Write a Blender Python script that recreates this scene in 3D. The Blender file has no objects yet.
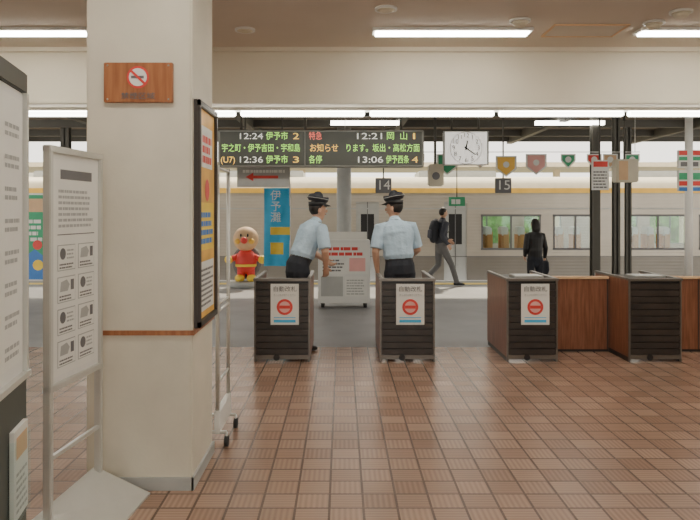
import bpy, bmesh, math, random
from mathutils import Vector, Matrix
from mathutils.bvhtree import BVHTree
random.seed(4)
F=680.0; CX=342.0; CY=212.0; CH=1.65
def X(px,d): return (px-CX)*d/F
def Z(py,d): return CH-(py-CY)*d/F
COL=bpy.context.scene.collection
# ---------------------------------------------------------------- materials
def mat(name,c,rough=0.6,metal=0.0,var=0.06,scale=6.0,emit=0.0,bump=0.0,bscale=60,spec=0.5):
    m=bpy.data.materials.new(name); m.use_nodes=True
    nt=m.node_tree; b=nt.nodes['Principled BSDF']
    b.inputs['Roughness'].default_value=rough; b.inputs['Metallic'].default_value=metal
    b.inputs['Specular IOR Level'].default_value=spec
    tc=nt.nodes.new('ShaderNodeTexCoord')
    if var>0:
        n=nt.nodes.new('ShaderNodeTexNoise'); n.inputs['Scale'].default_value=scale; n.inputs['Detail'].default_value=4
        nt.links.new(tc.outputs['Object'],n.inputs['Vector'])
        r=nt.nodes.new('ShaderNodeValToRGB')
        r.color_ramp.elements[0].position=0.3; r.color_ramp.elements[1].position=0.7
        r.color_ramp.elements[0].color=[max(0,v*(1-var)) for v in c]+[1]
        r.color_ramp.elements[1].color=[min(1,v*(1+var)) for v in c]+[1]
        nt.links.new(n.outputs['Fac'],r.inputs['Fac']); nt.links.new(r.outputs['Color'],b.inputs['Base Color'])
    else: b.inputs['Base Color'].default_value=(*c,1)
    if emit>0:
        b.inputs['Emission Color'].default_value=(*c,1); b.inputs['Emission Strength'].default_value=emit
    if bump>0:
        n2=nt.nodes.new('ShaderNodeTexNoise'); n2.inputs['Scale'].default_value=bscale
        nt.links.new(tc.outputs['Object'],n2.inputs['Vector'])
        bp=nt.nodes.new('ShaderNodeBump'); bp.inputs['Strength'].default_value=bump; bp.inputs['Distance'].default_value=0.02
        nt.links.new(n2.outputs['Fac'],bp.inputs['Height']); nt.links.new(bp.outputs['Normal'],b.inputs['Normal'])
    return m
def wood(name,c1,c2,rough=0.35):
    m=bpy.data.materials.new(name); m.use_nodes=True; nt=m.node_tree; b=nt.nodes['Principled BSDF']
    tc=nt.nodes.new('ShaderNodeTexCoord'); mp=nt.nodes.new('ShaderNodeMapping'); mp.inputs['Scale'].default_value=(14,14,1.2)
    n=nt.nodes.new('ShaderNodeTexNoise'); n.inputs['Scale'].default_value=3; n.inputs['Detail'].default_value=6
    r=nt.nodes.new('ShaderNodeValToRGB'); r.color_ramp.elements[0].position=.35; r.color_ramp.elements[1].position=.65
    r.color_ramp.elements[0].color=(*c1,1); r.color_ramp.elements[1].color=(*c2,1)
    nt.links.new(tc.outputs['Object'],mp.inputs[0]); nt.links.new(mp.outputs[0],n.inputs['Vector'])
    nt.links.new(n.outputs['Fac'],r.inputs['Fac']); nt.links.new(r.outputs['Color'],b.inputs['Base Color'])
    b.inputs['Roughness'].default_value=rough
    return m
def floor_mat():
    m=bpy.data.materials.new('ribbed_floor_tile'); m.use_nodes=True; nt=m.node_tree; b=nt.nodes['Principled BSDF']
    L=nt.links.new
    tc=nt.nodes.new('ShaderNodeTexCoord')
    S=0.19
    br=nt.nodes.new('ShaderNodeTexBrick'); br.offset=0; br.squash=1
    br.inputs['Scale'].default_value=1; br.inputs['Brick Width'].default_value=S; br.inputs['Row Height'].default_value=S
    br.inputs['Mortar Size'].default_value=0.0075; br.inputs['Mortar Smooth'].default_value=0.15; br.inputs['Bias'].default_value=0
    br.inputs['Color1'].default_value=(.285,.172,.118,1); br.inputs['Color2'].default_value=(.39,.25,.18,1)
    br.inputs['Mortar'].default_value=(.13,.082,.06,1)
    L(tc.outputs['Object'],br.inputs['Vector'])
    def M(op,a,bv=None):
        n=nt.nodes.new('ShaderNodeMath'); n.operation=op
        for i,v in enumerate((a,bv)):
            if v is None: continue
            if isinstance(v,(int,float)): n.inputs[i].default_value=v
            else: L(v,n.inputs[i])
        return n.outputs[0]
    sp=nt.nodes.new('ShaderNodeSeparateXYZ'); L(tc.outputs['Object'],sp.inputs[0])
    w=2*math.pi/(S/6)
    sx=M('SINE',M('MULTIPLY',sp.outputs[0],w)); sy=M('SINE',M('MULTIPLY',sp.outputs[1],w))
    ix=M('FLOOR',M('DIVIDE',sp.outputs[0],S)); iy=M('FLOOR',M('DIVIDE',sp.outputs[1],S))
    par=M('ABSOLUTE',M('MODULO',M('ADD',ix,iy),2))
    mix=nt.nodes.new('ShaderNodeMix'); L(par,mix.inputs[0]); L(sx,mix.inputs[2]); L(sy,mix.inputs[3])
    rib=M('MULTIPLY',M('ADD',mix.outputs[0],1),0.5)
    nz=nt.nodes.new('ShaderNodeTexNoise'); nz.inputs['Scale'].default_value=.9; nz.inputs['Detail'].default_value=5
    L(tc.outputs['Object'],nz.inputs['Vector'])
    k=M('ADD',M('MULTIPLY',rib,0.26),M('ADD',M('MULTIPLY',nz.outputs['Fac'],.5),.62))
    vm=nt.nodes.new('ShaderNodeVectorMath'); vm.operation='SCALE'
    L(br.outputs['Color'],vm.inputs[0]); L(k,vm.inputs['Scale'])
    L(vm.outputs[0],b.inputs['Base Color'])
    bp=nt.nodes.new('ShaderNodeBump'); bp.inputs['Strength'].default_value=.22; bp.inputs['Distance'].default_value=.003
    h=M('SUBTRACT',rib,M('MULTIPLY',br.outputs['Fac'],1.5)); L(h,bp.inputs['Height']); L(bp.outputs['Normal'],b.inputs['Normal'])
    b.inputs['Roughness'].default_value=.27
    return m
def steel_wave(name,c,rough,metal):
    m=mat(name,c,rough,metal,.05,2); nt=m.node_tree
    tc=nt.nodes.new('ShaderNodeTexCoord'); w=nt.nodes.new('ShaderNodeTexWave'); w.bands_direction='Z'; w.inputs['Scale'].default_value=4
    nt.links.new(tc.outputs['Object'],w.inputs['Vector']); bp=nt.nodes.new('ShaderNodeBump'); bp.inputs['Strength'].default_value=.2; bp.inputs['Distance'].default_value=.01
    nt.links.new(w.outputs['Fac'],bp.inputs['Height']); nt.links.new(bp.outputs['Normal'],nt.nodes['Principled BSDF'].inputs['Normal'])
    return m
def glassmat():
    m=bpy.data.materials.new('window_glass'); m.use_nodes=True; nt=m.node_tree
    for n in list(nt.nodes):
        if n.type!='OUTPUT_MATERIAL': nt.nodes.remove(n)
    o=[n for n in nt.nodes if n.type=='OUTPUT_MATERIAL'][0]
    t=nt.nodes.new('ShaderNodeBsdfTransparent'); t.inputs[0].default_value=(.92,.98,.98,1); g=nt.nodes.new('ShaderNodeBsdfGlossy'); g.inputs['Roughness'].default_value=.05
    mx=nt.nodes.new('ShaderNodeMixShader'); mx.inputs[0].default_value=.08
    nt.links.new(t.outputs[0],mx.inputs[1]); nt.links.new(g.outputs[0],mx.inputs[2]); nt.links.new(mx.outputs[0],o.inputs[0])
    return m
M={}
M['tile']=floor_mat()
M['cream']=mat('cream_plaster',(.72,.67,.555),.7,0,.04,1.5,bump=.05)
M['pillar']=mat('pillar_plaster',(.72,.675,.565),.55,0,.08,2.5,bump=.05)
M['ceil']=mat('ceiling_panel',(.66,.59,.50),.8,0,.04,1)
M['asph']=mat('platform_asphalt',(.29,.29,.30),.5,0,.15,1.5,bump=.1)
M['steel']=mat('brushed_steel',(.62,.62,.60),.35,.8,.05)
M['gate']=mat('gate_edge_metal',(.20,.18,.16),.35,.6,.1)
M['alu']=mat('aluminium_frame',(.66,.66,.63),.4,.5,.04)
M['train']=steel_wave('train_steel',(.52,.475,.41),.40,.45)
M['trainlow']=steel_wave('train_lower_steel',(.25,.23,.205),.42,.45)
M['trainroof']=mat('train_roof_cream',(.90,.80,.58),.5,0,.05)
M['orange']=mat('orange_stripe',(.95,.58,.10),.5)
M['dark']=mat('dark_slat',(.038,.030,.026),.4,0,.3)
M['darkf']=mat('dark_frame',(.05,.04,.035),.45)
M['black']=mat('black_plastic',(.015,.015,.017),.4)
M['wood']=wood('red_brown_wood',(.19,.072,.038),(.30,.125,.07))
M['plaque']=wood('plaque_wood',(.33,.12,.05),(.46,.19,.08))
M['white']=mat('white_paint',(.80,.80,.77),.5,0,.02)
M['paper']=mat('white_paper',(.84,.84,.80),.7,0,.02)
M['dial']=mat('glowing_clock_face',(1,.97,.9),.4,0,0,emit=.7)  # emission added so the dial stays bright in the shade
M['red']=mat('red_print',(.75,.06,.05),.5)
M['ink']=mat('grey_ink',(.16,.16,.17),.6)
M['lt']=mat('light_grey_print',(.45,.46,.45),.6)
M['blue']=mat('blue_print',(.05,.22,.62),.5)
M['cyan']=mat('cyan_banner',(.07,.50,.85),.7)
M['yellow']=mat('yellow_print',(.95,.68,.08),.6)
M['poster']=mat('orange_poster',(.88,.48,.08),.5,0,.2,5)
M['green']=mat('green_print',(.06,.40,.20),.6)
M['leaf']=mat('hedge_leaves',(.12,.26,.07),.8,0,.6,6)
M['pink']=mat('pink_print',(.85,.45,.42),.6)
M['tan']=mat('tan_print',(.72,.48,.28),.6)
M['rubber']=mat('rubber',(.03,.03,.03),.7)
M['steelbeam']=mat('roof_beam_paint',(.10,.095,.08),.6)
M['roof']=mat('platform_roof',(.24,.19,.14),.8)
M['farroof']=mat('far_roof',(.80,.70,.50),.8)
M['building']=mat('far_building',(.80,.75,.64),.9)
M['seat']=mat('seat_fabric',(.65,.33,.12),.8)
M['interior']=mat('train_interior',(.80,.82,.80),.7)
M['glass']=glassmat()
M['tube']=mat('fluorescent_tube',(1.0,.95,.84),.5,0,0,emit=22)
M['tube2']=mat('fluorescent_tube_slim',(1.0,.97,.88),.5,0,0,emit=10)
M['ledbg']=mat('led_board_face',(.075,.08,.065),.35)
M['ledfr']=mat('led_board_frame',(.26,.26,.23),.4)
M['ledg']=mat('led_green',(.45,.95,.15),.5,0,0,emit=1.0)
M['ledo']=mat('led_amber',(1,.62,.12),.5,0,0,emit=1.0)
M['ledw']=mat('led_white',(.9,.9,.8),.5,0,0,emit=.7)
M['ledr']=mat('led_red',(1,.2,.15),.5,0,0,emit=.9)
M['skin']=mat('skin',(.58,.34,.23),.5,0,.04)
M['shirt']=mat('light_blue_shirt',(.48,.63,.76),.8,0,.05,8,bump=1.0,bscale=11)
M['navy']=mat('navy_trousers',(.025,.028,.038),.8,0,.1,bump=.3,bscale=14)
M['cap']=mat('cap_navy',(.03,.032,.042),.6)
M['hair']=mat('black_hair',(.018,.014,.012),.5,0,.2,20)
M['jacket']=mat('dark_jacket',(.05,.055,.075),.8,bump=.3,bscale=14)
M['trouser']=mat('grey_trousers',(.14,.14,.145),.8,bump=.3,bscale=14)
M['shoe']=mat('black_shoe',(.02,.02,.02),.4)
M['eye']=mat('eye_white',(.8,.8,.78),.3)
M['lip']=mat('lip',(.45,.18,.14),.5)
M['beige']=mat('beige_plastic',(.68,.63,.50),.5)
M['yline']=mat('tactile_yellow',(.80,.62,.18),.7)
M['cab']=mat('dark_green_cabinet',(.07,.08,.07),.5)
# ---------------------------------------------------------------- helpers
def empty(name,loc=(0,0,0)):
    e=bpy.data.objects.new(name,None); COL.objects.link(e); e.location=loc; e.empty_display_size=.1; return e
def link(name,me,parent,mats=None):
    o=bpy.data.objects.new(name,me); COL.objects.link(o)
    if mats:
        for m in mats: me.materials.append(m)
    if parent: o.parent=parent; o.matrix_parent_inverse=Matrix.Translation(-Vector(parent.location))
    return o
def box(name,x0,x1,y0,y1,z0,z1,m,parent=None,bev=0):
    bm=bmesh.new(); bmesh.ops.create_cube(bm,size=1)
    c=Vector(((x0+x1)/2,(y0+y1)/2,(z0+z1)/2))
    for v in bm.verts: v.co=Vector((v.co.x*abs(x1-x0),v.co.y*abs(y1-y0),v.co.z*abs(z1-z0)))
    if bev: bmesh.ops.bevel(bm,geom=list(bm.edges),offset=bev,segments=2,affect='EDGES')
    me=bpy.data.meshes.new(name); bm.to_mesh(me); bm.free()
    if not parent:
        o=link(name,me,None,[M[m]]); o.location=c
    else:
        me.transform(Matrix.Translation(c)); o=link(name,me,parent,[M[m]])
    return o
def rod(name,a,b,r,m,parent,n=14,r2=None):
    a=Vector(a);b=Vector(b); d=b-a
    bm=bmesh.new(); bmesh.ops.create_cone(bm,cap_ends=True,segments=n,radius1=r,radius2=r if r2 is None else r2,depth=d.length)
    q=d.to_track_quat('Z','Y').to_matrix().to_4x4()
    bm.transform(Matrix.Translation((a+b)/2)@q)
    for f in bm.faces: f.smooth=len(f.verts)==4
    me=bpy.data.meshes.new(name); bm.to_mesh(me); bm.free(); return link(name,me,parent,[M[m]])
def ball(name,c,r,m,parent,seg=20):
    bm=bmesh.new(); bmesh.ops.create_uvsphere(bm,u_segments=seg,v_segments=seg//2+2,radius=1)
    r=(r,r,r) if isinstance(r,(int,float)) else r
    for v in bm.verts: v.co=Vector((v.co.x*r[0]+c[0],v.co.y*r[1]+c[1],v.co.z*r[2]+c[2]))
    for f in bm.faces: f.smooth=True
    me=bpy.data.meshes.new(name); bm.to_mesh(me); bm.free(); return link(name,me,parent,[M[m]])
def text(name,s,loc,size,m,parent,rot=(math.pi/2,0,0),w=None,align='CENTER'):
    cu=bpy.data.curves.new(name,'FONT'); cu.body=s; cu.size=size; cu.align_x=align; cu.align_y='CENTER'; cu.extrude=.001
    cu.materials.append(M[m]); o=bpy.data.objects.new(name,cu); COL.objects.link(o)
    o.location=loc; o.rotation_euler=rot
    if parent: o.parent=parent; o.matrix_parent_inverse=Matrix.Translation(-Vector(parent.location))
    if w:
        bpy.context.view_layer.update()
        if o.dimensions.x>1e-4: k=w/o.dimensions.x; o.scale=(k,1,1)
    return o
class Flat:
    """thin printed artwork lying on a real surface: origin o, axes U,V, normal U x V"""
    def __init__(s,name,o,U,V,parent):
        s.n=name;s.o=Vector(o);s.U=Vector(U).normalized();s.V=Vector(V).normalized();s.N=s.U.cross(s.V);s.p=parent;s.vs=[];s.fs=[];s.mi=[];s.ms=[]
    def poly(s,pts,m,layer=1):
        if m not in s.ms: s.ms.append(m)
        b=len(s.vs)
        for u,v in pts: s.vs.append(s.o+s.U*u+s.V*v+s.N*(.0015*layer))
        s.fs.append(list(range(b,b+len(pts)))); s.mi.append(s.ms.index(m))
    def rect(s,u0,v0,u1,v1,m,layer=1): s.poly([(u0,v0),(u1,v0),(u1,v1),(u0,v1)],m,layer)
    def disc(s,u,v,r,m,layer=1,n=28): s.poly([(u+r*math.cos(2*math.pi*i/n),v+r*math.sin(2*math.pi*i/n)) for i in range(n)],m,layer)
    def lines(s,u0,v0,u1,v1,n,m='ink',layer=2,fill=.45):
        h=(v1-v0)/n
        for i in range(n):
            u=u0; vv=v0+i*h
            end=u1-random.random()*.25*(u1-u0)
            while u<end:
                w=random.uniform(.5,1.6)*h; s.rect(u,vv,min(u+w*.85,end),vv+h*fill,m,layer); u+=w
    def done(s):
        me=bpy.data.meshes.new(s.n); me.from_pydata([tuple(v) for v in s.vs],[],s.fs)
        o=link(s.n,me,s.p,[M[m] for m in s.ms])
        for p,i in zip(me.polygons,s.mi): p.material_index=i
        return o
EX=(1,0,0);EY=(0,1,0);EZ=(0,0,1)
# ---------------------------------------------------------------- room shell
CZ=3.46; LD=7.5; LZ=Z(104,7.5)
box('floor',-6,7,-3,8.3,-.2,0,'tile')
box('platform_floor',-26,30,8.3,16.45,-.2,-.002,'asph')
box('ceiling',-6,7,-3,7.9,CZ,CZ+.15,'ceil')
box('wall_left',-6.2,-6,-3,7.9,0,CZ+.15,'cream')
box('wall_right',7,7.2,-3,7.9,0,CZ+.15,'cream')
w=empty('added_back_wall',(0,-3,0))  # unseen wall added behind the camera to cut light and darken the foreground
box('wall_part_left',-6,-2,-3.2,-3,0,CZ,'cream',w); box('wall_part_right',3,7,-3.2,-3,0,CZ,'cream',w); box('wall_part_top',-2,3,-3.2,-3,2.6,CZ,'cream',w)
w=empty('wall_front',(0,LD,CZ))
box('lintel',-6,7,LD,LD+.4,LZ,CZ,'cream',w)
box('lintel_lip',-6,7,LD-.03,LD,LZ,LZ+.05,'cream',w,.004)
box('cornice',-6,7,LD-.05,LD,CZ-.05,CZ,'cream',w)
box('lintel_back_panel',-6,7,LD+.4,LD+.5,LZ-.02,CZ+.4,'steelbeam',w)
# ceiling fixtures
def fixture(x0,x1,y):
    e=empty('ceiling_light',((x0+x1)/2,y,CZ))
    box('housing',x0-.03,x1+.03,y-.11,y+.11,CZ-.03,CZ,'white',e,.004)
    box('diffuser',x0,x1,y-.075,y+.075,CZ-.05,CZ-.028,'tube',e,.006)
for y in (6.76,4.2,1.6):  # far row is visible; nearer rows are unseen, added to light the interior
    for a,b in ((-4.05,-2.53),(.33,1.85),(2.96,4.48)):
        fixture(a,b,y)
    if y==4.2: fixture(-1.6+3*0,-.1,y-1.2)
fixture(5.3,6.6,6.76)
# slim tube row below lintel
e=empty('fluorescent_strip',(0,LD+.3,LZ))
x=-5.6
i=0
while x<6.0:
    box('tube_%d'%i,x,x+1.42,LD+.25,LD+.34,LZ-.095,LZ-.035,'tube2',e,.012)
    box('holder_%d'%i,x-.03,x+1.45,LD+.24,LD+.36,LZ-.036,LZ,'white',e); x+=1.48; i+=1
# ceiling discs
for px,py in ((386,8),(245,29),(520,20),(654,22),(681,11)):
    d=F*(CZ-CH)/(CY-py)
    e=empty('security_camera' if px in(386,245) else 'smoke_detector',(X(px,d),d,CZ))
    rod('base',(X(px,d),d,CZ),(X(px,d),d,CZ-.02),.10,'white',e,28)
    rod('grille',(X(px,d),d,CZ-.02),(X(px,d),d,CZ-(.03 if px in(386,245) else .06)),.08,'beige',e,28,.05)
e=empty('ceiling_hatch',(X(585,6.75),6.75,CZ))
hx0,hx1=X(548,6.75),X(622,6.75)
for n,a in (('frame_1',(hx0,hx1,6.55,6.57)),('frame_2',(hx0,hx1,6.98,7.0)),('frame_3',(hx0,hx0+.02,6.55,7.0)),('frame_4',(hx1-.02,hx1,6.55,7.0))):
    box(n,*a,CZ-.012,CZ,'tan',e)
box('panel',hx0+.02,hx1-.02,6.57,6.98,CZ-.006,CZ,'ceil',e)
# ---------------------------------------------------------------- pillar
PX0,PX1,PY0,PY1=X(86,4.04),X(192,4.04),4.04,4.68
p=empty('pillar',((PX0+PX1)/2,(PY0+PY1)/2,0))
box('shaft',PX0,PX1,PY0,PY1,0,CZ,'pillar',p,.012)
zt=Z(333,4.03)
box('wood_band_front',PX0-.004,PX1+.004,PY0-.014,PY0,zt-.014,zt+.014,'plaque',p)
box('wood_band_side',PX1,PX1+.014,PY0-.014,PY1,zt-.014,zt+.014,'plaque',p)
box('baseboard_front',PX0-.012,PX1+.012,PY0-.014,PY0,0,.075,'lt',p)
box('baseboard_side',PX1,PX1+.014,PY0-.014,PY1,0,.075,'lt',p)
# no smoking plaque
d=4.0
e=empty('no_smoking_plaque',(X(137,d),PY0,Z(82,d)))
x0,x1,z0,z1=X(103,d),X(172,d),Z(102,d),Z(62,d)
box('board',x0,x1,PY0-.03,PY0,z0,z1,'plaque',e,.004)
fl=Flat('no_smoking_mark',((x0+x1)/2,PY0-.031,(z0+z1)/2+.03),EX,EZ,e)
fl.disc(0,0,.066,'red',1);fl.disc(0,0,.053,'paper',2)
fl.rect(-.04,-.008,.036,.008,'ink',3); fl.poly([(-.044,.032),(-.034,.042),(.044,-.032),(.034,-.042)],'red',4)
fl.done()
text('label','禁煙区域',((x0+x1)/2,PY0-.033,z0+.035),.042,'ink',e,w=.2)
for sx in (-1,1):
    for sz in (-1,1): ball('screw',((x0+x1)/2+sx*.18,PY0-.032,(z0+z1)/2+sz*.1),.006,'steel',e,8)
# poster on pillar side
e=empty('framed_poster',(PX1,4.36,1.6))
pz0,pz1=.95,2.33; pa,pb=4.09,4.66
box('backing',PX1,PX1+.02,pa,pb,pz0,pz1,'darkf',e)
for n,a in (('frame_bottom',(pa,pb,pz0,pz0+.04)),('frame_top',(pa,pb,pz1-.04,pz1)),('frame_near',(pa,pa+.035,pz0,pz1)),('frame_far',(pb-.035,pb,pz0,pz1))):
    box(n,PX1+.02,PX1+.04,*a,'darkf',e,.004)
fl=Flat('poster_print',(PX1+.02,pa+.035,pz0+.04),EY,EZ,e); W=pb-pa-.07; H=pz1-pz0-.08
fl.rect(0,0,W,H,'poster',1); fl.rect(.03,.04,W-.03,.35,'paper',2); fl.rect(.03,.42,W-.03,.72,'yellow',2); fl.rect(.08,H-.36,W-.08,H-.10,'paper',2)
fl.lines(.10,H-.33,W-.10,H-.14,3,'red',3,.7); fl.lines(.05,.07,W-.05,.32,8,'ink',3); fl.disc(W/2,.80,.07,'red',3); fl.lines(.06,.46,W-.06,.68,4,'blue',3,.6); fl.done()
# ---------------------------------------------------------------- wheeled frame behind pillar
e=empty('mobile_frame_stand',(-.87,4.97,0))
xa=-.873
for n,y in (('post_near',4.77),('post_far',5.22)):
    rod(n,(xa,y,.12),(xa,y,1.98),.014,'alu',e)
for i,z in enumerate((.14,.45,.95,1.0,1.96)): rod('bar_%d'%i,(xa,4.77,z),(xa,5.22,z),.010,'alu',e)
box('base_panel',xa-.02,xa+.02,4.75,5.24,.10,.26,'white',e,.006)
for i,y in enumerate((4.79,5.2)):
    rod('foot_%d'%i,(xa-.2,y,.10),(xa+.06,y,.10),.013,'alu',e)
    for j,xx in enumerate((xa-.2,xa+.06)):
        rod('caster_%d%d'%(i,j),(xx-.014,y,.038),(xx+.014,y,.038),.038,'rubber',e,18); rod('stem_%d%d'%(i,j),(xx,y,.04),(xx,y,.10),.01,'steel',e)
# ---------------------------------------------------------------- notice board stand
A=Vector((-1.47,3.38,0)); B=Vector((-1.41,3.96,0)); U=(B-A).normalized(); Nn=U.cross(Vector(EZ))
e=empty('notice_board_stand',(A+B)/2)
def obox(name,u0,u1,n0,n1,z0,z1,m,par,A=A,U=U,Nn=Nn,bev=0):
    bm=bmesh.new(); bmesh.ops.create_cube(bm,size=1)
    for v in bm.verts:
        u=u0 if v.co.x<0 else u1; n=n0 if v.co.y<0 else n1; z=z0 if v.co.z<0 else z1
        v.co=A+U*u+Nn*n+Vector((0,0,z))
    bmesh.ops.recalc_face_normals(bm,faces=bm.faces)
    if bev: bmesh.ops.bevel(bm,geom=list(bm.edges),offset=bev,segments=2,affect='EDGES')
    me=bpy.data.meshes.new(name); bm.to_mesh(me); bm.free(); return link(name,me,par,[M[m]])
LW=(B-A).length
bz0,bz1=.78,1.95
obox('panel',.02,LW-.02,-.015,.005,bz0,bz1,'white',e)
obox('frame_near',0,.035,-.02,.02,.10,bz1+.03,'alu',e,bev=.004)
obox('frame_far',LW-.035,LW,-.02,.02,.10,bz1+.03,'alu',e,bev=.004)
obox('frame_top',.0,LW,-.022,.022,bz1,bz1+.035,'alu',e,bev=.004)
obox('frame_bottom',.0,LW,-.022,.022,bz0-.035,bz0,'alu',e,bev=.004)
obox('cross_bar',.0,LW,-.01,.01,.40,.42,'alu',e)
fl=Flat('notices',A+Nn*.006+Vector((0,0,bz0)),U,EZ,e); W=LW; H=bz1-bz0
fl.rect(.05,.03,W-.05,H-.03,'paper',1)
fl.rect(.09,H-.42,W-.09,H-.415,'ink',2)
fl.rect(.12,H-.13,W-.12,H-.08,'ink',2)
fl.lines(.10,H-.38,W-.10,H-.17,7,'lt',2,.5)
for k in range(2):
    for j in range(4):
        u0=.09+k*.215; v0=.07+j*.165
        fl.rect(u0,v0,u0+.185,v0+.135,'lt',2); fl.rect(u0+.005,v0+.005,u0+.18,v0+.13,'paper',3)
        fl.lines(u0+.015,v0+.012,u0+.17,v0+.045,2,'ink',4,.5)
        if (j+k)%2: fl.disc(u0+.05,v0+.088,.03,'ink',4); fl.lines(u0+.09,v0+.06,u0+.17,v0+.12,3,'lt',4)
        else: fl.poly([(u0+.02,v0+.058),(u0+.10,v0+.058),(u0+.12,v0+.09),(u0+.09,v0+.118),(u0+.03,v0+.108)],'lt',4); fl.rect(u0+.13,v0+.06,u0+.165,v0+.115,'ink',4)
fl.done()
bm=bmesh.new()
pts=[A+Vector((-.06,0,.13))-U*.04, B+Vector((-.03,0,.17)), B+Vector((.29,0.01,.012)), A+Vector((.30,0,.012))-U*.04]
top=[bm.verts.new(p) for p in pts]; bot=[bm.verts.new((p.x,p.y,0)) for p in pts]
bm.faces.new(top); bm.faces.new(bot[::-1])
for i in range(4): bm.faces.new((top[i],bot[i],bot[(i+1)%4],top[(i+1)%4]))
bmesh.ops.recalc_face_normals(bm,faces=bm.faces); me=bpy.data.meshes.new('sloped_base'); bm.to_mesh(me); bm.free(); link('sloped_base',me,e,[M['alu']])
# ---------------------------------------------------------------- left display cabinet
A2=Vector((-1.27,2.35,0)); B2=Vector((-1.39,3.0,0)); U2=(B2-A2).normalized(); N2=U2.cross(Vector(EZ)); L2=(B2-A2).length
e=empty('information_cabinet',(A2+B2)/2)
kw=dict(A=A2,U=U2,Nn=N2)
obox('cabinet_base',0,L2,-.35,0,0,.93,'cab',e,bev=.01,**kw)
obox('board',0,L2,-.10,-.01,.95,2.17,'white',e,bev=.006,**kw)
obox('board_cap',-.01,L2+.01,-.14,.0,2.17,2.26,'cab',e,bev=.006,**kw)
obox('board_edge',L2-.03,L2,-.12,.008,.93,2.17,'alu',e,**kw)
obox('ledge',-.01,L2+.01,-.36,.015,.93,.955,'alu',e,**kw)
fl=Flat('timetable',A2+Vector((0,0,.95))-N2*.008,U2,EZ,e)
fl.rect(.03,.06,L2-.05,1.18,'paper',1)
for j in range(8): fl.lines(L2-.30,.10+j*.13,L2-.09,.17+j*.13,2,'lt',2,.5)
fl.done()
obox('leaflet_pocket',L2-.28,L2-.06,.0,.03,.38,.72,'glass',e,**kw)
obox('leaflets',L2-.27,L2-.07,.003,.022,.39,.76,'paper',e,**kw)
fl=Flat('leaflet_print',A2+Vector((0,0,.40))+N2*.023,U2,EZ,e); fl.lines(L2-.25,.02,L2-.09,.2,6,'lt',1); fl.rect(L2-.25,.24,L2-.09,.33,'tan',1); fl.done()
# ---------------------------------------------------------------- ticket gate booths
G0,G1,GH=7.48,8.5,.92
def booth(x0,x1,sign=True,desk=True):
    e=empty('ticket_gate_booth',((x0+x1)/2,(G0+G1)/2,0))
    box('side_left',x0,x0+.028,G0+.03,G1,.05,GH-.02,'wood',e)
    box('side_right',x1-.028,x1,G0+.03,G1,.05,GH-.02,'wood',e)
    box('front_back_panel',x0+.02,x1-.02,G0+.025,G0+.05,.05,GH-.02,'black',e)
    n=11; h=(GH-.13)/n
    for i in range(n): box('slat_%d'%i,x0+.02,x1-.02,G0+.004,G0+.026,.08+i*h,.08+i*h+h*.88,'dark',e,.003)
    for n_,a in (('post_left',x0),('post_right',x1-.018)): box(n_,a,a+.018,G0,G0+.03,0,GH,'gate',e,.003)
    for n_,a in (('rear_post_left',x0),('rear_post_right',x1-.03)): box(n_,a,a+.03,G1-.03,G1,0,GH-.02,'steel',e,.003)
    box('kick_plate',x0+.02,x1-.02,G0,G0+.03,.03,.075,'gate',e)
    box('kick_left',x0+.004,x0+.024,G0+.03,G1,0,.05,'black',e); box('kick_right',x1-.024,x1-.004,G0+.03,G1,0,.05,'black',e)
    box('rim_front',x0-.008,x1+.008,G0-.01,G0+.05,GH-.03,GH,'gate',e,.004)
    box('rim_left',x0-.008,x0+.036,G0+.05,G1,GH-.025,GH,'gate',e,.004); box('rim_right',x1-.036,x1+.008,G0+.05,G1,GH-.025,GH,'gate',e,.004)
    if desk: box('desk_top',x0+.03,x1-.03,G0+.05,G0+.34,GH-.10,GH-.08,'black',e)
    else:
        box('desk_top',x0+.03,x1-.03,G0+.05,G0+.8,GH-.05,GH-.03,'black',e)
        box('ticket_tray',x0+.12,x1-.12,G0+.12,G0+.4,GH-.03,GH+.015,'steel',e,.005)
    rod('latch',((x0+x1)/2-.06,G0-.004,.05),((x0+x1)/2-.06,G0+.02,.05),.035,'black',e)
    if sign:
        cx=(x0+x1)/2+.03; y=G0-.004
        box('sign_plate',cx-.155,cx+.155,y,y+.006,.41,.86,'paper',e)
        fl=Flat('sign_print',(cx,y-.0005,.635),EX,EZ,e)
        fl.disc(0,-.03,.088,'red',1,32); fl.disc(0,-.03,.062,'pink',2); fl.rect(-.06,-.047,.06,-.013,'red',3)
        fl.rect(-.12,-.15,.12,-.142,'cyan',1); fl.rect(-.12,-.20,.12,-.17,'cyan',1); fl.done()
        text('sign_text','自動改札',(cx,y-.003,.80),.062,'ink',e,w=.25); text('sign_text_small','きっぷをお取りください',(cx,y-.003,.735),.03,'lt',e,w=.24)
    return e
booth(X(254,G0),X(310,G0)); booth(X(380,G0),X(435,G0)); booth(X(507,G0),X(558,G0),True,False); booth(X(629,G0),X(682,G0),False,False)
def fence(x0,x1):
    e=empty('wooden_barrier',((x0+x1)/2,8.05,0))
    box('panel',x0,x1,8.03,8.07,.03,GH-.06,'wood',e); box('rail',x0,x1,8.01,8.09,GH-.06,GH-.03,'tan',e,.004); box('kick',x0,x1,8.035,8.065,0,.03,'black',e)
    k=int((x1-x0)/.45)
    for i in range(k+1): 
        xx=x0+.01+i*(x1-x0-.03)/max(k,1); box('stile_%d'%i,xx,xx+.012,8.022,8.03,.03,GH-.06,'darkf',e)
fence(X(558,G0)+.01,X(629,G0)-.01); fence(X(682,G0)+.01,6.0)
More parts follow.
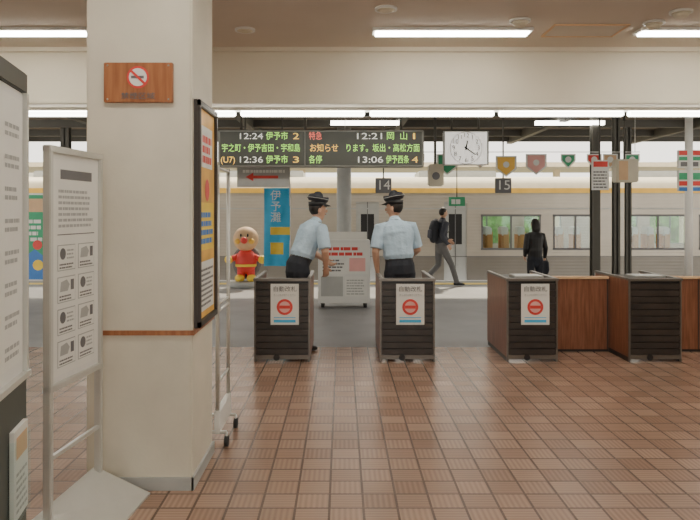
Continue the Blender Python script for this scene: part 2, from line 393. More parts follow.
# ---------------------------------------------------------------- departure board etc
d=9.2
x0,x1,z0,z1=X(218,d),X(424,d),Z(167,d),Z(130,d); xm=X(305,d)
e=empty('departure_board',((x0+x1)/2,d,(z0+z1)/2))
box('case',x0,x1,d,d+.22,z0,z1,'ledfr',e,.01)
box('screen_left',x0+.03,xm-.01,d-.006,d,z0+.025,z1-.025,'ledbg',e); box('screen_right',xm+.01,x1-.03,d-.006,d,z0+.025,z1-.025,'ledbg',e)
for xx in (x0+.3,xm,x1-.3): rod('hanger',(xx,d+.1,z1),(xx,d+.1,3.4),.018,'steelbeam',e)
rows=[Z(136.5,d),Z(148.5,d),Z(160,d)]
def led(s,pa,pb,r,m,sz=.118): text('led_text',s,(X((pa+pb)/2,d),d-.008,rows[r]),sz,m,e,w=(X(pb,d)-X(pa,d)))
led('12:24',239,262,0,'ledw');led('伊予市',266,288,0,'ledg');led('2',293,299,0,'ledo')
led('宇之町・伊予吉田・宇和島',222,300,1,'ledg')
led('(U7)',221,235,2,'ledo');led('12:36',239,262,2,'ledw');led('伊予市',266,288,2,'ledg');led('3',293,299,2,'ledo')
led('特急',309,322,0,'ledr');led('12:21',357,382,0,'ledw');led('岡  山',387,407,0,'ledg');led('1',413,415,0,'ledo')
led('お知らせ',310,338,1,'ledo');led('ります。坂出・高松方面',346,419,1,'ledg')
led('各停',309,322,2,'ledg');led('13:06',357,382,2,'ledw');led('伊予西条',386,409,2,'ledg');led('4',412,418,2,'ledo')
# arrow sign beneath
d=9.6
e=empty('direction_sign',(X(264,d),d,Z(177,d)))
box('panel',X(237,d),X(290,d),d,d+.04,Z(187,d),Z(168,d),'lt',e,.004)
fl=Flat('arrow',(X(264,d),d-.001,Z(177,d)),EX,EZ,e)
fl.rect(-.16,-.02,.2,.02,'red',1); fl.poly([(-.26,0),(-.15,-.06),(-.15,.06)],'red',1); fl.lines(-.3,.06,.3,.11,1,'paper',1,.8); fl.done()
for xx in (X(245,d),X(282,d)): rod('hanger',(xx,d+.02,Z(168,d)),(xx,d+.02,3.4),.012,'steelbeam',e)
# clock
d=10
e=empty('station_clock',(X(466,d),d,Z(148,d))); cx,cz=X(466,d),Z(148,d)
box('case',X(444,d),X(488,d),d,d+.14,Z(165,d),Z(131,d),'white',e,.015)
for n_,a in (('bezel_l',(X(444,d)-.01,X(444,d)+.01)),('bezel_r',(X(488,d)-.01,X(488,d)+.01))): box(n_,*a,d-.01,d+.02,Z(165,d),Z(131,d),'lt',e)
fl=Flat('dial',(cx,d-.002,cz),EX,EZ,e); fl.rect(-.31,-.235,.31,.235,'dial',1); fl.disc(0,0,.238,'ink',2,40); fl.disc(0,0,.230,'dial',3,40)
for ang,l,wd in ((math.radians(90-11),.11,.014),(math.radians(90-126),.17,.011)):
    c_,s_=math.cos(ang),math.sin(ang); fl.poly([(u*c_-v*s_,u*s_+v*c_) for u,v in ((-.03,-wd),(l,-wd*.6),(l,wd*.6),(-.03,wd))],'black',5)
fl.done()
for k in range(1,13):
    a=math.pi/2-k*math.pi/6; text('numeral',str(k),(cx+.182*math.cos(a),d-.014,cz+.182*math.sin(a)),.095,'black',e)
for xx in (cx-.2,cx+.2): rod('hanger',(xx,d+.07,Z(131,d)),(xx,d+.07,3.4),.015,'steelbeam',e)
# platform number signs
d=12.6
for s_,px in (('14',383.5),('15',503.5)):
    e=empty('platform_number_sign',(X(px,d),d,Z(186,d)))
    box('panel',X(px-8,d),X(px+8,d),d,d+.06,Z(193,d),Z(178,d),'ink',e,.006)
    text('digits',s_,(X(px,d),d-.004,Z(185.5,d)),.25,'paper',e,w=.2)
    box('stem',X(px,d)-.012,X(px,d)+.012,d+.02,d+.04,Z(178,d),3.4,'steelbeam',e)
# pennants
d=11
e=empty('pennant_string',(X(470,d),d,Z(154,d)))
rod('cord',(X(340,d),d,Z(152,d)),(X(640,d),d,Z(152,d)),.006,'paper',e,6)
cols=['pink','green','paper','tan','green','tan','orange','pink','green','red','tan','green']
fl=Flat('pennants',(0,d-.01,0),EX,EZ,e)
for i,px in enumerate((356,369,404,417,447,480,506,536,568,594,610,632)):
    w_=.12 if px not in (447,506,536) else .17; cxp=X(px,d); t=Z(154 if px!=506 else 156,d); b=t-w_*2.0
    fl.poly([(cxp-w_,t),(cxp-w_,b+.13),(cxp,b),(cxp+w_,b+.13),(cxp+w_,t)],'paper',1)
    k=.82; fl.poly([(cxp-w_*k,t-.02),(cxp-w_*k,b+.14),(cxp,b+.03),(cxp+w_*k,b+.14),(cxp+w_*k,t-.02)],cols[i],2)
    fl.disc(cxp,(t+b)/2+.03,.05,'paper',3)
fl.done()
rod('hanger_l',(X(345,d),d,Z(152,d)),(X(345,d),d,3.4),.005,'paper',e,6); rod('hanger_r',(X(635,d),d,Z(152,d)),(X(635,d),d,3.4),.005,'paper',e,6)
# small hanging box meant as a security camera, right signs
d=10.5
e=empty('security_camera',(X(436,d),d,3.4))
box('body',X(429,d),X(444,d),d,d+.2,Z(186,d),Z(164,d),'beige',e,.02); rod('round_front',(X(436,d),d-.01,Z(176,d)),(X(436,d),d,Z(176,d)),.06,'ink',e); rod('stem',(X(436,d),d+.1,Z(164,d)-.01),(X(436,d),d+.1,3.4),.02,'steelbeam',e)
d=10
e=empty('hanging_speaker_box',(X(627,d),d,Z(170,d)))  # beige box speaker, gives no light
box('body',X(617,d),X(639,d),d,d+.2,Z(182,d),Z(159,d),'beige',e,.015); box('face',X(619,d),X(628,d),d-.004,d,Z(180,d),Z(161,d),'tan',e); rod('stem',(X(627,d),d+.1,Z(159,d)),(X(627,d),d+.1,3.4),.015,'steelbeam',e)
e=empty('notice_sign',(X(600,d),d,Z(173,d)))
box('panel',X(592,d),X(609,d),d,d+.03,Z(190,d),Z(160,d),'paper',e); rod('stem',(X(600,d),d+.02,Z(160,d)),(X(600,d),d+.02,3.4),.012,'steelbeam',e)
fl=Flat('print',(X(592,d),d-.001,Z(190,d)),EX,EZ,e); fl.rect(.02,.34,.23,.42,'red',1); fl.lines(.02,.03,.23,.3,6,'ink',1); fl.done()
d=9
e=empty('shop_sign',(X(695,d),d,Z(170,d)))
xs,xe=X(679,d),X(722,d); W=xe-xs
box('panel_upper',xs,xe,d,d+.06,Z(168,d),Z(150,d),'paper',e,.006); box('panel_lower',xs,xe,d,d+.06,Z(191,d),Z(170,d),'paper',e,.006)
fl=Flat('upper_print',(xs,d-.001,Z(168,d)),EX,EZ,e); fl.rect(.0,.17,W,.23,'red',1); fl.rect(0,.10,W,.15,'green',1); fl.rect(.02,.02,W*.45,.08,'ink',1); fl.disc(W*.75,.06,.04,'orange',1); fl.done()
fl=Flat('lower_print',(xs,d-.001,Z(191,d)),EX,EZ,e); fl.rect(0,.0,W,.05,'blue',1); fl.rect(0,.07,W,.13,'red',1); fl.rect(0,.15,W*.5,.24,'green',1); fl.rect(W*.55,.15,W,.24,'yellow',1); fl.done()
rod('post',(X(690,d),d+.03,0),(X(690,d),d+.03,3.4),.05,'white',e); 
# ---------------------------------------------------------------- notice cabinet between attendants
d=11.7
x0,x1=X(318,d),X(370,d)
e=empty('notice_cabinet',((x0+x1)/2,d,0))
box('body',x0,x1,d,d+.4,.08,Z(240,d),'white',e,.012)
for i in range(4): rod('foot_%d'%i,(x0+.08+(i%2)*(x1-x0-.16),d+.08+(i//2)*.24,0),(x0+.08+(i%2)*(x1-x0-.16),d+.08+(i//2)*.24,.09),.03,'rubber',e)
fl=Flat('posters',(x0,d-.001,.08),EX,EZ,e); W=x1-x0
fl.rect(.04,.5,W-.04,1.04,'paper',1); fl.lines(.08,.82,W-.08,1.0,2,'red',2,.6); fl.lines(.08,.55,W*.5,.78,4,'ink',2); fl.rect(W*.6,.55,W-.08,.78,'pink',2)
fl.rect(.05,.12,W*.48,.46,'lt',1); fl.rect(W*.52,.12,W-.05,.46,'paper',1); fl.lines(W*.55,.15,W-.08,.43,6,'lt',2); fl.done()
box('top_sign',x0+.05,x1-.05,d+.1,d+.13,Z(240,d),Z(232,d),'paper',e)
# ---------------------------------------------------------------- banner
d=12.5
e=empty('nobori_banner',(X(277,d),d,0))
rod('pole',(X(290,d),d,0.05),(X(290,d),d,Z(184,d)),.014,'white',e); rod('cross',(X(264,d),d,Z(187,d)),(X(291,d),d,Z(187,d)),.01,'white',e)
rod('foot',(X(290,d),d,0),(X(290,d),d,.08),.2,'lt',e,24,.16)
bm=bmesh.new(); nx,nz=8,20; g=[]
for j in range(nz+1):
    g.append([bm.verts.new((X(264+26*i/nx,d),d+.03*math.sin(i*1.1+j*.25),Z(188+78*j/nz,d))) for i in range(nx+1)])
for j in range(nz):
    for i in range(nx): f=bm.faces.new((g[j][i],g[j][i+1],g[j+1][i+1],g[j+1][i])); f.smooth=True; f.material_index=1 if (j in(10,11) and i>1) or (14<=j<=16 and 2<=i<=5) else 0
me=bpy.data.meshes.new('cloth'); bm.to_mesh(me); bm.free(); link('cloth',me,e,[M['cyan'],M['yellow']])
text('banner_text','伊\n予\n灘',(X(276,d),d-.045,Z(207,d)),.2,'paper',e)
# ---------------------------------------------------------------- mascot statue
d=15.0; cx=X(246,d)
e=empty('mascot_statue',(cx,d,0)); e.scale=(1.08,1.08,1.08)
rod('plinth',(cx,d,0),(cx,d,.12),.34,'lt',e,28)
ball('body',(cx,d,.52),(.22,.18,.26),'red',e); ball('head',(cx,d-.02,.98),(.26,.24,.25),'tan',e); ball('nose',(cx,d-.27,.96),.07,'red',e)
for s_ in (-1,1):
    ball('cheek',(cx+s_*.14,d-.21,.94),.06,'orange',e); ball('eye',(cx+s_*.07,d-.245,1.06),(.018,.012,.035),'black',e,10)
    rod('arm',(cx+s_*.16,d,.62),(cx+s_*.32,d-.06,.56),.06,'red',e); ball('glove',(cx+s_*.34,d-.07,.56),.085,'yellow',e)
    rod('leg',(cx+s_*.1,d,.18),(cx+s_*.1,d,.4),.08,'red',e); ball('boot',(cx+s_*.12,d-.05,.18),(.10,.15,.08),'yellow',e)
rod('belt',(cx,d,.42),(cx,d,.47),.215,'yellow',e,28)
ball('cape',(cx,d+.10,.50),(.30,.08,.34),'ink',e)
# ---------------------------------------------------------------- platform roof, columns
e=empty('platform_roof',(0,12,3.4))
box('deck',-26,30,8.05,15.6,3.4,3.5,'roof',e)
for i,y in enumerate((9.9,11.4,12.9,14.4,15.5)): box('purlin_%d'%i,-26,30,y,y+.1,3.26,3.4,'steelbeam',e)
for i in range(10): xx=-13+i*2.8; box('rafter_%d'%i,xx,xx+.12,8.1,15.7,3.22,3.4,'steelbeam',e)
box('fascia',-26,30,15.6,15.66,3.3,3.55,'farroof',e)
for i,y in enumerate((11.9,)):
    for j in range(7): 
        xx=-11+j*3.6; box('roof_lamp_%d'%j,xx,xx+1.2,y,y+.1,3.18,3.25,'tube2',e)
def col(px,d,r,m,name='platform_column'):
    xx=X(px,d); c=empty(name,(xx,d,0))
    box('flange_a',xx-r,xx+r,d-r,d-r+.02,0,3.4,m,c); box('flange_b',xx-r,xx+r,d+r-.02,d+r,0,3.4,m,c); box('web',xx-.012,xx+.012,d-r,d+r,0,3.4,m,c); box('foot_plate',xx-r-.05,xx+r+.05,d-r-.05,d+r+.05,0,.03,m,c)
col(595,12,.07,'steelbeam'); col(616,12,.055,'steelbeam'); col(628,13,.05,'steelbeam')
c=empty('round_column',(X(344,14.2),14.2,0)); rod('shaft',(X(344,14.2),14.2,0),(X(344,14.2),14.2,3.4),.15,'lt',c,24); rod('collar',(X(344,14.2),14.2,0),(X(344,14.2),14.2,.2),.18,'yline',c,24)
col(-30,12.5,.08,'steelbeam'); col(66,13.5,.08,'steelbeam')
# poster stands seen at far left
d=12.8
e=empty('poster_stand',(X(37,d),d,0)); x0,x1=X(18,d),X(46,d)
box('panel',x0,x1,d,d+.05,.35,2.0,'white',e); rod('leg_l',(x0+.05,d+.03,0),(x0+.05,d+.03,.4),.02,'steel',e); rod('leg_r',(x1-.05,d+.03,0),(x1-.05,d+.03,.4),.02,'steel',e)
W=x1-x0; fl=Flat('print',(x0,d-.001,.35),EX,EZ,e); fl.rect(.02,.03,W-.02,1.62,'green',1)
fl.poly([(.02,.03),(W-.02,.03),(W-.02,.45),(W*.6,.6),(.02,.38)],'blue',2); fl.rect(.05,1.3,W-.05,1.55,'tan',2); fl.lines(.06,.75,W-.05,1.2,4,'paper',2,.6); fl.disc(W*.7,.68,.09,'red',3); fl.disc(W*.72,.30,.10,'yellow',3); fl.done()
# ---------------------------------------------------------------- train
T0,T1=16.8,19.6
e=empty('commuter_train',(0,(T0+T1)/2,0))
def t(px): return X(px,T0)
ops=[(t(-180),t(-120),'w'),(t(-100),t(-50),'w'),(t(-20),t(2),'d'),(t(20),t(68),'w'),(t(82),t(130),'w'),(t(145),t(200),'w'),(t(356),t(379),'d'),(t(444),t(467),'d'),(t(482),t(540),'w'),(t(554),t(597),'w'),(t(630),t(686),'w'),(t(700),t(750),'w'),(t(765),t(788),'d'),(t(810),t(860),'w')]
TA,TB=t(-260),t(900); zl,zh,zr=.74,1.56,2.12
for side,(ya,yb) in (('near',(T0,T0+.06)),('far',(T1-.06,T1))):
    x=TA; i=0
    for a,b,k in ops+[(TB,TB,'e')]:
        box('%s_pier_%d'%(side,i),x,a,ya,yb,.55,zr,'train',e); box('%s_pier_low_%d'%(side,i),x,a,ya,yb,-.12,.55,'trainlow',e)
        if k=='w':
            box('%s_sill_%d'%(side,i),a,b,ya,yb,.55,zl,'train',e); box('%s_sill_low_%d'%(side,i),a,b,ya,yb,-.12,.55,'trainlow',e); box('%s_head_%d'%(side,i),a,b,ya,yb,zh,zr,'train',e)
            yo=ya-.012 if side=='near' else yb
            box('%s_frame_b%d'%(side,i),a-.03,b+.03,yo,yo+.03,zl-.03,zl+.02,'ink',e); box('%s_frame_t%d'%(side,i),a-.03,b+.03,yo,yo+.03,zh-.02,zh+.03,'ink',e)
            m_=(a+b)/2
            for q,xx in enumerate((a-.02,m_-.02,b-.02)): box('%s_mullion_%d_%d'%(side,i,q),xx,xx+.04,yo,yo+.03,zl,zh,'ink',e)
            box('%s_glass_%d'%(side,i),a,b,ya+.03,ya+.034,zl,zh,'glass',e)
            if side=='near':
                box('cabin_fill_light_%d'%i,a,b,T0+1.3,T0+1.5,zr-.12,zr-.05,'tube2',e)  # unseen glowing bar added to brighten the carriage behind the windows
                k2=max(2,int((b-a)/.42))
                for s_ in range(k2):
                    sx=a+.12+s_*(b-a-.2)/k2
                    box('seat_%d_%d'%(i,s_),sx,sx+.2,T0+.2,T0+.62,.35,1.20,'seat',e,.05); box('headrest_%d_%d'%(i,s_),sx-.01,sx+.17,T0+.18,T0+.6,1.06,1.28,'paper',e,.03)
        elif k=='d':
            box('%s_doorhead_%d'%(side,i),a,b,ya,yb,1.9,zr,'train',e)
            box('%s_door_low_%d'%(side,i),a,b,ya+.03,yb,-.05,.85,'lt',e); box('%s_door_top_%d'%(side,i),a,b,ya+.03,yb,1.6,1.9,'lt',e)
            box('%s_door_glass_%d'%(side,i),a+.12,b-.12,ya+.035,yb-.005,.85,1.6,'black',e); box('%s_door_l_%d'%(side,i),a,a+.12,ya+.03,yb,.85,1.6,'lt',e); box('%s_door_r_%d'%(side,i),b-.12,b,ya+.03,yb,.85,1.6,'lt',e)
            box('%s_door_seam_%d'%(side,i),(a+b)/2-.01,(a+b)/2+.01,ya+.02,ya+.032,0,1.9,'ink',e)
        x=b; i+=1
box('carriage_floor',TA,TB,T0+.06,T1-.06,-.12,.0,'interior',e)
box('carriage_ceiling',TA,TB,T0+.06,T1-.06,zr-.05,zr,'interior',e)
box('skirt',TA,TB,T0+.15,T1-.15,-.8,-.12,'darkf',e)
box('rain_gutter',TA,TB,T0-.03,T0+.02,zr,zr+.12,'orange',e)
bm=bmesh.new(); n=12; R=[]
for xx in (TA,TB):
    R.append([bm.verts.new((xx,(T0+T1)/2-math.cos(math.pi*k/n)*(T1-T0)/2,zr+.12+math.sin(math.pi*k/n)**.7*.34)) for k in range(n+1)])
for k in range(n): f=bm.faces.new((R[0][k],R[0][k+1],R[1][k+1],R[1][k])); f.smooth=True
for r_ in R: bm.faces.new(r_)
me=bpy.data.meshes.new('roof'); bm.to_mesh(me); bm.free(); link('roof',me,e,[M['trainroof']])
for k in range(5): xx=-8+k*5; box('roof_unit_%d'%k,xx,xx+2,T0+.8,T1-.8,zr+.3,zr+.6,'lt',e,.03)
box('line_low',TA,TB,T0-.004,T0+.001,.54,.56,'ink',e)
box('line_mid',TA,TB,T0-.004,T0+.001,1.72,1.75,'lt',e)
dd=14.3; e2=empty('emergency_exit_sign',(X(456,dd),dd,Z(201,dd)))
box('panel',X(449,dd),X(465,dd),dd,dd+.05,Z(206,dd),Z(197,dd),'green',e2); rod('stem',(X(457,dd),dd+.02,Z(197,dd)),(X(457,dd),dd+.02,3.4),.01,'steelbeam',e2); fl=Flat('print',(X(450,dd),dd-.001,Z(206,dd)),EX,EZ,e2); fl.lines(.03,.04,.26,.15,1,'paper',1,.9); fl.done()
# track bed, edges, far platform
box('ground_track_bed',-40,45,16.45,60,-1.1,-1.0,'asph')
box('platform_edge_curb',-26,30,16.25,16.45,-.002,.004,'white'); box('tactile_paving',-26,30,15.5,15.8,-.002,.006,'yline')
e=empty('opposite_platform',(0,24,0))
box('slab',-40,45,21.5,27,-1.0,0,'asph',e); box('roof',-40,45,22.5,26,3.15,3.3,'farroof',e)
for k in range(12): xx=-24+k*4.5; box('post_%d'%k,xx,xx+.2,24,24.2,0,3.15,'farroof',e)
bm=bmesh.new(); bmesh.ops.create_grid(bm,x_segments=160,y_segments=12,size=1)
for v in bm.verts:
    x_,y_=v.co.x,v.co.y; a=(y_+1)/2*math.pi
    v.co=Vector((x_*35+3,29-math.cos(a)*.7+random.uniform(-.12,.12),-1+math.sin(a)*2.75+random.uniform(-.15,.15)))
me=bpy.data.meshes.new('hedge'); bm.to_mesh(me); bm.free(); link('hedge',me,None,[M['leaf']])
e=empty('distant_building',(0,40,0)); box('block',-45,-4,38,46,-1,4.2,'building',e); box('block_low',-4,20,40,46,-1,3.2,'farroof',e); box('block_right',22,55,38,46,-1,5,'building',e)
for k in range(16): xx=-40+k*5.5; box('window_%d'%k,xx,xx+2.4,37.95 if xx<-6 or xx>22 else 39.95,38.02 if xx<-6 or xx>22 else 40.02,1.2,2.4,'lt',e)
# ---------------------------------------------------------------- people
def loft(path,radii,side=(1,0,0),n=16,cap0=True,cap1=True):
    path=[Vector(p) for p in path]; radii=[(r,r) if isinstance(r,(int,float)) else r for r in radii]
    side=Vector(side); K=len(path); T=[]
    for i in range(K):
        a=path[max(0,i-1)]; b=path[min(K-1,i+1)]; T.append((b-a).normalized())
    rings=[]
    def ring(c,tn,rx,ry):
        s=side-tn*side.dot(tn)
        if s.length<1e-3: s=Vector((0,1,0))-tn*tn.y
        s.normalize(); b=tn.cross(s)
        return [c+s*(rx*math.cos(2*math.pi*k/n))+b*(ry*math.sin(2*math.pi*k/n)) for k in range(n)]
    if cap0:
        rm=min(radii[0])
        for o_,k_ in ((1,.25),(.8,.6),(.45,.88)): rings.append(ring(path[0]-T[0]*rm*o_,T[0],radii[0][0]*k_,radii[0][1]*k_))
    for p_,t_,r_ in zip(path,T,radii): rings.append(ring(p_,t_,*r_))
    if cap1:
        rm=min(radii[-1])
        for o_,k_ in ((.45,.88),(.8,.6),(1,.25)): rings.append(ring(path[-1]+T[-1]*rm*o_,T[-1],radii[-1][0]*k_,radii[-1][1]*k_))
    vs=[v for r in rings for v in r]; fs=[]
    for i in range(len(rings)-1):
        for k in range(n): fs.append((i*n+k,i*n+(k+1)%n,(i+1)*n+(k+1)%n,(i+1)*n+k))
    fs.append(tuple(range(n))[::-1]); fs.append(tuple(len(vs)-n+k for k in range(n)))
    return vs,fs
def ell(c,r,Mx=None,n=18):
    bm=bmesh.new(); bmesh.ops.create_uvsphere(bm,u_segments=n,v_segments=n//2+3,radius=1)
    vs=[Vector((v.co.x*r[0],v.co.y*r[1],v.co.z*r[2]))+Vector(c) for v in bm.verts]; fs=[tuple(v.index for v in f.verts) for f in bm.faces]; bm.free()
    if Mx: vs=[Mx@v for v in vs]
    return vs,fs
def person(name,loc,yaw,S=1.0,lean=0,roll=0,arms=None,legs=None,head=(0,0),top='shirt',bottom='navy',sleeve='short',cap=False,hairlong=False,skirt=False,width=1.0,backpack=False,bag=False):
    parts=[]  # (vs,fs,mat)
    add=lambda vf,m: parts.append((vf[0],vf[1],m))
    RL=Matrix.Translation((0,0,.94))@Matrix.Rotation(-lean,4,'X')@Matrix.Rotation(roll,4,'Y')@Matrix.Translation((0,0,-.94))
    up=lambda p: RL@Vector(p)
    W=width
    # pelvis and torso
    add(loft([(0,0,.80),(0,0,.88),(0,.0,.96),up((0,0,1.03))],[(.13*W,.09),(.172*W,.122),(.168*W,.118),(.152*W,.108)]),bottom)
    add(loft([up((0,0,1.02)),up((0,0,1.05))],[(.158*W,.114),(.158*W,.114)],cap0=False,cap1=False),'black' if top=='shirt' else top)
    t0=1.045 if top=='shirt' else .93
    add(loft([up((0,0,t0)),up((0,-.004,1.08)),up((0,-.006,1.14)),up((0,-.008,1.22)),up((0,-.008,1.33)),up((0,-.004,1.405)),up((0,0,1.45)),up((0,.004,1.485))],
             [(.160*W,.118),(.176*W,.132),(.170*W,.126),(.178*W,.126),(.196*W,.130),(.192*W,.110),(.135*W,.088),(.068,.066)],cap0=False),top)
    add(loft([up((0,0,1.44)),up((0,.01,1.50)),up((0,.02,1.57))],[.056,.052,.052]),'skin')
    # legs
    legs=legs or {1:((.09,0,.88),(.10,.01,.49),(.105,0,.09)),-1:((-.09,0,.88),(-.10,.01,.49),(-.105,0,.09))}
    for s,(h,k,a) in legs.items():
        h,k,a=Vector(h),Vector(k),Vector(a)
        add(loft([h,(h+k)/2,k,(k+a)/2,a+Vector((0,0,-.02))],[.092*W,.080,.064,.060,.058],cap1=False),'skin' if skirt else bottom)
        f=Vector((0,1,0)); sh=(k-a).normalized(); pit=sh.y
        toe=Vector((s*.03,1,-.0-max(0,pit)*.8)).normalized()
        add(loft([a+Vector((0,-.05,-.045)),a+Vector((0,0,-.04)),a+toe*.09+Vector((0,0,-.052)),a+toe*.165+Vector((0,0,-.06))],[(.036,.032),(.042,.042),(.045,.034),(.036,.024)],side=(1,0,0)),'shoe')
    if skirt: add(loft([(0,0,.95),(0,0,.75),(0,0,.48)],[(.165,.12),(.20,.16),(.22,.19)],cap1=False),bottom)
    # arms
    arms=arms or {}
    for s in (1,-1):
        sh=up((s*.182*W,0,1.40)); inn=up((s*.11*W,0,1.41))
        el,wr=arms.get(s,((s*.235,-.02,1.12),(s*.225,.07,.88))); el,wr=Vector(el),Vector(wr)
        if sleeve=='short':
            add(loft([inn,sh,sh.lerp(el,.35),sh.lerp(el,.86)],[.062,.072,.073,.070],cap1=False),top)
            add(loft([sh.lerp(el,.4),el,el.lerp(wr,.35),wr],[.046,.042,.040,.026]),'skin')
        else:
            add(loft([inn,sh,sh.lerp(el,.45),el,el.lerp(wr,.4),wr.lerp(el,.03)],[.062,.068,.062,.054,.049,.038],cap1=False),top)
            add(loft([el.lerp(wr,.8),wr],[.028,.025]),'skin')
        u=(wr-el).normalized(); v=Vector((0,1,0)) if abs(u.y)<.7 else Vector((-s*.3,0,1)); v=(v-u*u.dot(v)).normalized(); w=Vector((-s,0,0)) ; w=(w-u*w.dot(u)-v*w.dot(v))
        w=w.normalized() if w.length>.1 else u.cross(v)
        add(loft([wr,wr+u*.03,wr+u*.085],[(.026,.019),(.038,.016),(.040,.014)],side=v),'skin')
        for q,(off,ln) in enumerate(((.031,.070),(.011,.080),(-.010,.074),(-.030,.058))):
            b=wr+u*.082+v*off; c1=b+u*ln*.45+w*ln*.12; c2=c1+u*ln*.3+w*ln*.22; c3=c2+u*ln*.15+w*ln*.25
            add(loft([b,c1,c2,c3],[.0095,.009,.0085,.0075],side=v,n=8),'skin')
        b=wr+u*.025+v*.028; add(loft([b,b+u*.028+v*.028,b+u*.058+v*.038+w*.008],[.012,.0105,.009],side=w,n=8),'skin')
    # head
    hy,hp=head
    HM=Matrix.Translation(up((0,.015,1.53)))@Matrix.Rotation(hy,4,'Z')@Matrix.Rotation(-lean*.3+hp,4,'X')
    sk=ell((0,0,.10),(.076,.094,.115))
    vs=[]
    for v in sk[0]:
        if v.z<.09: k=1-(.09-v.z)*2.4; v=Vector((v.x*k,v.y*(1-(.09-v.z)*(0.6 if v.y>0 else 2.6)),v.z))
        vs.append(HM@v)
    add((vs,sk[1]),'skin')
    add((([HM@v for v in loft([(0,.088,.115),(0,.104,.085),(0,.100,.072)],[.008,.012,.013],n=8)[0]]),loft([(0,.088,.115),(0,.104,.085),(0,.100,.072)],[.008,.012,.013],n=8)[1]),'skin')
    for s in (1,-1): add(ell((s*.078,-.004,.092),(.010,.018,.030),HM,10),'skin')
    hr=ell((0,-.012,.125),(.084,.096,.104)); vs=[]
    for v in hr[0]:
        lim=.155 if v.y>.03 else (.105 if v.y>-.02 else .045)
        if v.z<lim: v=Vector((v.x*.9,min(v.y,.075)*.92,max(v.z,lim-.012)))
        vs.append(HM@v)
    add((vs,hr[1]),'hair')
    if hairlong:
        lf=loft([HM@Vector((0,-.03,.17)),HM@Vector((0,-.05,.08)),HM@Vector((0,-.055,0)),HM@Vector((0,-.05,-.07))],[(.08,.06),(.098,.066),(.10,.06),(.08,.04)]); add(lf,'hair')
    # merge into one surface
    vs=[];fs=[]
    for v_,f_,m_ in parts:
        b=len(vs); vs+=v_; fs+=[tuple(i+b for i in f) for f in f_]
    me=bpy.data.meshes.new('tmp'); me.from_pydata([tuple(v) for v in vs],[],fs); bm=bmesh.new(); bm.from_mesh(me); bmesh.ops.recalc_face_normals(bm,faces=bm.faces); bm.to_mesh(me); bm.free()
    o=bpy.data.objects.new('tmp',me); COL.objects.link(o)
    r=o.modifiers.new('r','REMESH'); r.mode='VOXEL'; r.voxel_size=.006
    sm=o.modifiers.new('s','SMOOTH'); sm.factor=.5; sm.iterations=3
    dg=bpy.context.evaluated_depsgraph_get(); dg.update(); nm=bpy.data.meshes.new_from_object(o.evaluated_get(dg)); bpy.data.objects.remove(o)
    ms=[];trees=[]
    for m_ in dict.fromkeys(p_[2] for p_ in parts):
        vv=[];ff=[]
        for v_,f_,mm in parts:
            if mm==m_: b=len(vv); vv+=v_; ff+=[tuple(i+b for i in f) for f in f_]
        ms.append(m_); trees.append(BVHTree.FromPolygons(vv,ff))
    nm.materials.clear()
    for m_ in ms: nm.materials.append(M[m_])
    for p_ in nm.polygons:
        c=p_.center; best=9;bi=0
        for i,tr in enumerate(trees):
            h=tr.find_nearest(c,.05)
            if h[0] is not None and h[3]<best-1e-5: best=h[3];bi=i
        p_.material_index=bi; p_.use_smooth=True
    nm.name=name; body=bpy.data.objects.new(name,nm); COL.objects.link(body)
    body.location=loc; body.rotation_euler=(0,0,yaw); body.scale=(S,S,S)
    def child(nm_,vf,m_,smooth=True):
        me=bpy.data.meshes.new(nm_); me.from_pydata([tuple(v) for v in vf[0]],[],vf[1]); me.materials.append(M[m_])
        for p_ in me.polygons: p_.use_smooth=smooth
        c=bpy.data.objects.new(nm_,me); COL.objects.link(c); c.parent=body; return c
    for s in (1,-1):
        child('eye',ell((s*.030,.083,.105),(.013,.009,.007),HM,10),'eye'); child('iris',ell((s*.030,.090,.105),(.006,.004,.006),HM,8),'black')
        child('eyebrow',ell((s*.031,.089,.128),(.017,.006,.004),HM,8),'hair')
    child('mouth',ell((0,.087,.043),(.022,.008,.006),HM,10),'lip')
    if cap:
        def T(l): return [HM@v for v in l[0]],l[1]
        child('cap_band',T(loft([(0,-.005,.145),(0,-.005,.195)],[(.087,.103),(.088,.104)],n=28,cap0=False,cap1=False)),'black')
        child('cap_crown',T(loft([(0,-.005,.193),(0,.0,.212),(0,.005,.226),(0,.004,.240),(0,.006,.250),(0,.01,.256)],[(.088,.104),(.102,.117),(.112,.128),(.108,.124),(.085,.10),(.05,.06)],n=28,cap0=False)),'cap')
        child('cap_piping',T(loft([(0,.004,.224),(0,.005,.229)],[(.114,.130),(.114,.130)],n=28,cap0=False,cap1=False)),'lt')
        vs=[];fs=[];n=14
        for i in range(n+1):
            a=math.pi*(.12+.76*i/n); c_,s_=math.cos(a),math.sin(a)
            for dz in (0,.005): vs.append(HM@Vector((.086*c_,-.005+.10*s_,.157+dz))); vs.append(HM@Vector((.090*c_,.0+.155*s_,.132+dz-.0)))
        for i in range(n):
            a=i*4;b=a+4; fs+=[(a,a+1,b+1,b),(a+2,b+2,b+3,a+3),(a+1,a+3,b+3,b+1)]
        child('cap_peak',(vs,fs),'black'); child('cap_badge',T(ell((0,.118,.185+.01),(.014,.006,.012),None,10)),'yellow')
    if top=='shirt':
        child('collar',loft([up((0,0,1.465)),up((0,.005,1.50))],[(.078,.074),(.066,.063)],n=24,cap0=False,cap1=False),'shirt')
        for s in (1,-1): child('shoulder_strap',loft([up((s*.08,0,1.482)),up((s*.15,0,1.458))],[(.018,.004),(.018,.004)],side=(0,1,0),n=8),'ink')
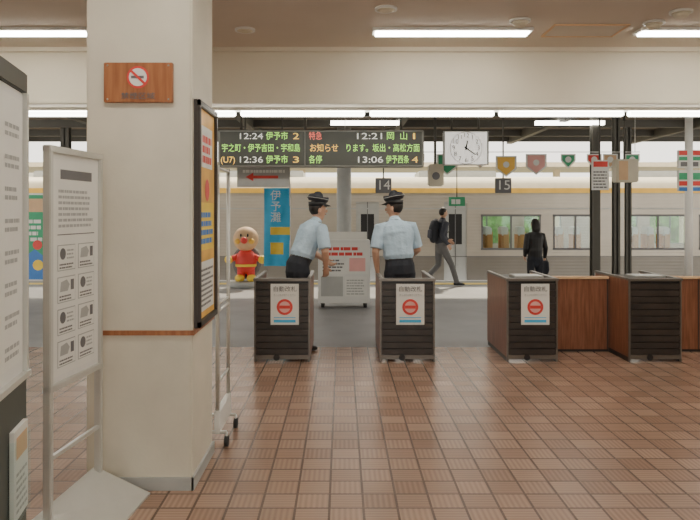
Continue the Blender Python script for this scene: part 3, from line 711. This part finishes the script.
    if backpack:
        child('backpack',loft([up((0,-.19,1.02)),up((0,-.20,1.10)),up((0,-.20,1.28)),up((0,-.18,1.42)),up((0,-.16,1.46))],[(.12,.07),(.15,.10),(.15,.10),(.13,.08),(.07,.04)],n=20),'navy')
        child('backpack_pocket',loft([up((0,-.29,1.08)),up((0,-.29,1.22))],[(.10,.03),(.10,.03)],n=14),'jacket')
        for s in (1,-1): child('strap',loft([up((s*.09,-.10,1.42)),up((s*.11,.0,1.47)),up((s*.12,.11,1.38)),up((s*.13,.12,1.24)),up((s*.15,.0,1.14)),up((s*.12,-.12,1.10))],[(.02,.006)]*6,side=(1,0,0),n=8),'black')
    if bag:
        child('handbag',loft([(.27,.05,.60),(.27,.05,.66),(.27,.05,.82)],[(.04,.12),(.05,.15),(.04,.13)],n=12),'jacket')
        child('bag_handle',loft([(.27,-.05,.83),(.26,.0,.93),(.26,.05,.95),(.27,.12,.90),(.27,.15,.83)],[.007]*5,n=8),'black')
    return body
rad=math.radians
person('station_attendant',(-.53,8.12,0),rad(-60),1.07,lean=rad(25),cap=True,head=(rad(-12),rad(10)),width=1.08,
       arms={1:((.28,.20,1.10),(.20,.25,.93)),-1:((-.27,.26,1.12),(-.12,.40,.99))})
person('station_attendant',(.69,8.12,0),rad(14),1.05,lean=rad(10),roll=rad(-3),cap=True,head=(rad(50),rad(4)),width=1.05,
       arms={1:((.26,.12,1.13),(.16,.32,1.0)),-1:((-.28,.03,1.12),(-.24,.08,.90))})
person('walking_man',(X(441,15.1),15.1,0),rad(-72),1.0,lean=rad(4),top='jacket',bottom='trouser',sleeve='long',backpack=True,
       legs={1:((.09,0,.86),(.10,.20,.50),(.10,.34,.10)),-1:((-.09,0,.86),(-.10,-.02,.47),(-.10,-.32,.17))},
       arms={1:((.24,-.10,1.15),(.22,.06,.93)),-1:((-.24,.10,1.15),(-.2,.28,1.02))})
person('standing_woman',(X(535,12.6),12.6,0),rad(14),.87,lean=0,top='black',bottom='navy',sleeve='long',hairlong=True,width=.96,bag=True,
       arms={1:((.24,-.02,1.12),(.26,.05,.91)),-1:((-.22,.0,1.12),(-.17,.12,.95))})
# ---------------------------------------------------------------- world, sun, camera
wd=bpy.data.worlds.new('sky_world'); bpy.context.scene.world=wd; wd.use_nodes=True
bg=wd.node_tree.nodes['Background']; bg.inputs[0].default_value=(1.0,.95,.85,1); bg.inputs[1].default_value=2.7
sl=bpy.data.lights.new('sun','SUN'); sl.energy=6.0; sl.angle=rad(3); sl.color=(1,.86,.64); so=bpy.data.objects.new('sun',sl); COL.objects.link(so); so.rotation_euler=(rad(-38),rad(12),0); so.location=(0,20,12)
cam=bpy.data.cameras.new('camera'); co=bpy.data.objects.new('camera',cam); COL.objects.link(co)
co.location=(0,0,CH); co.rotation_euler=(math.pi/2,0,0); cam.sensor_width=36; cam.lens=F/700*36
cam.shift_x=(350-CX)/700; cam.shift_y=-(260-CY)/700; cam.clip_end=200
bpy.context.scene.camera=co
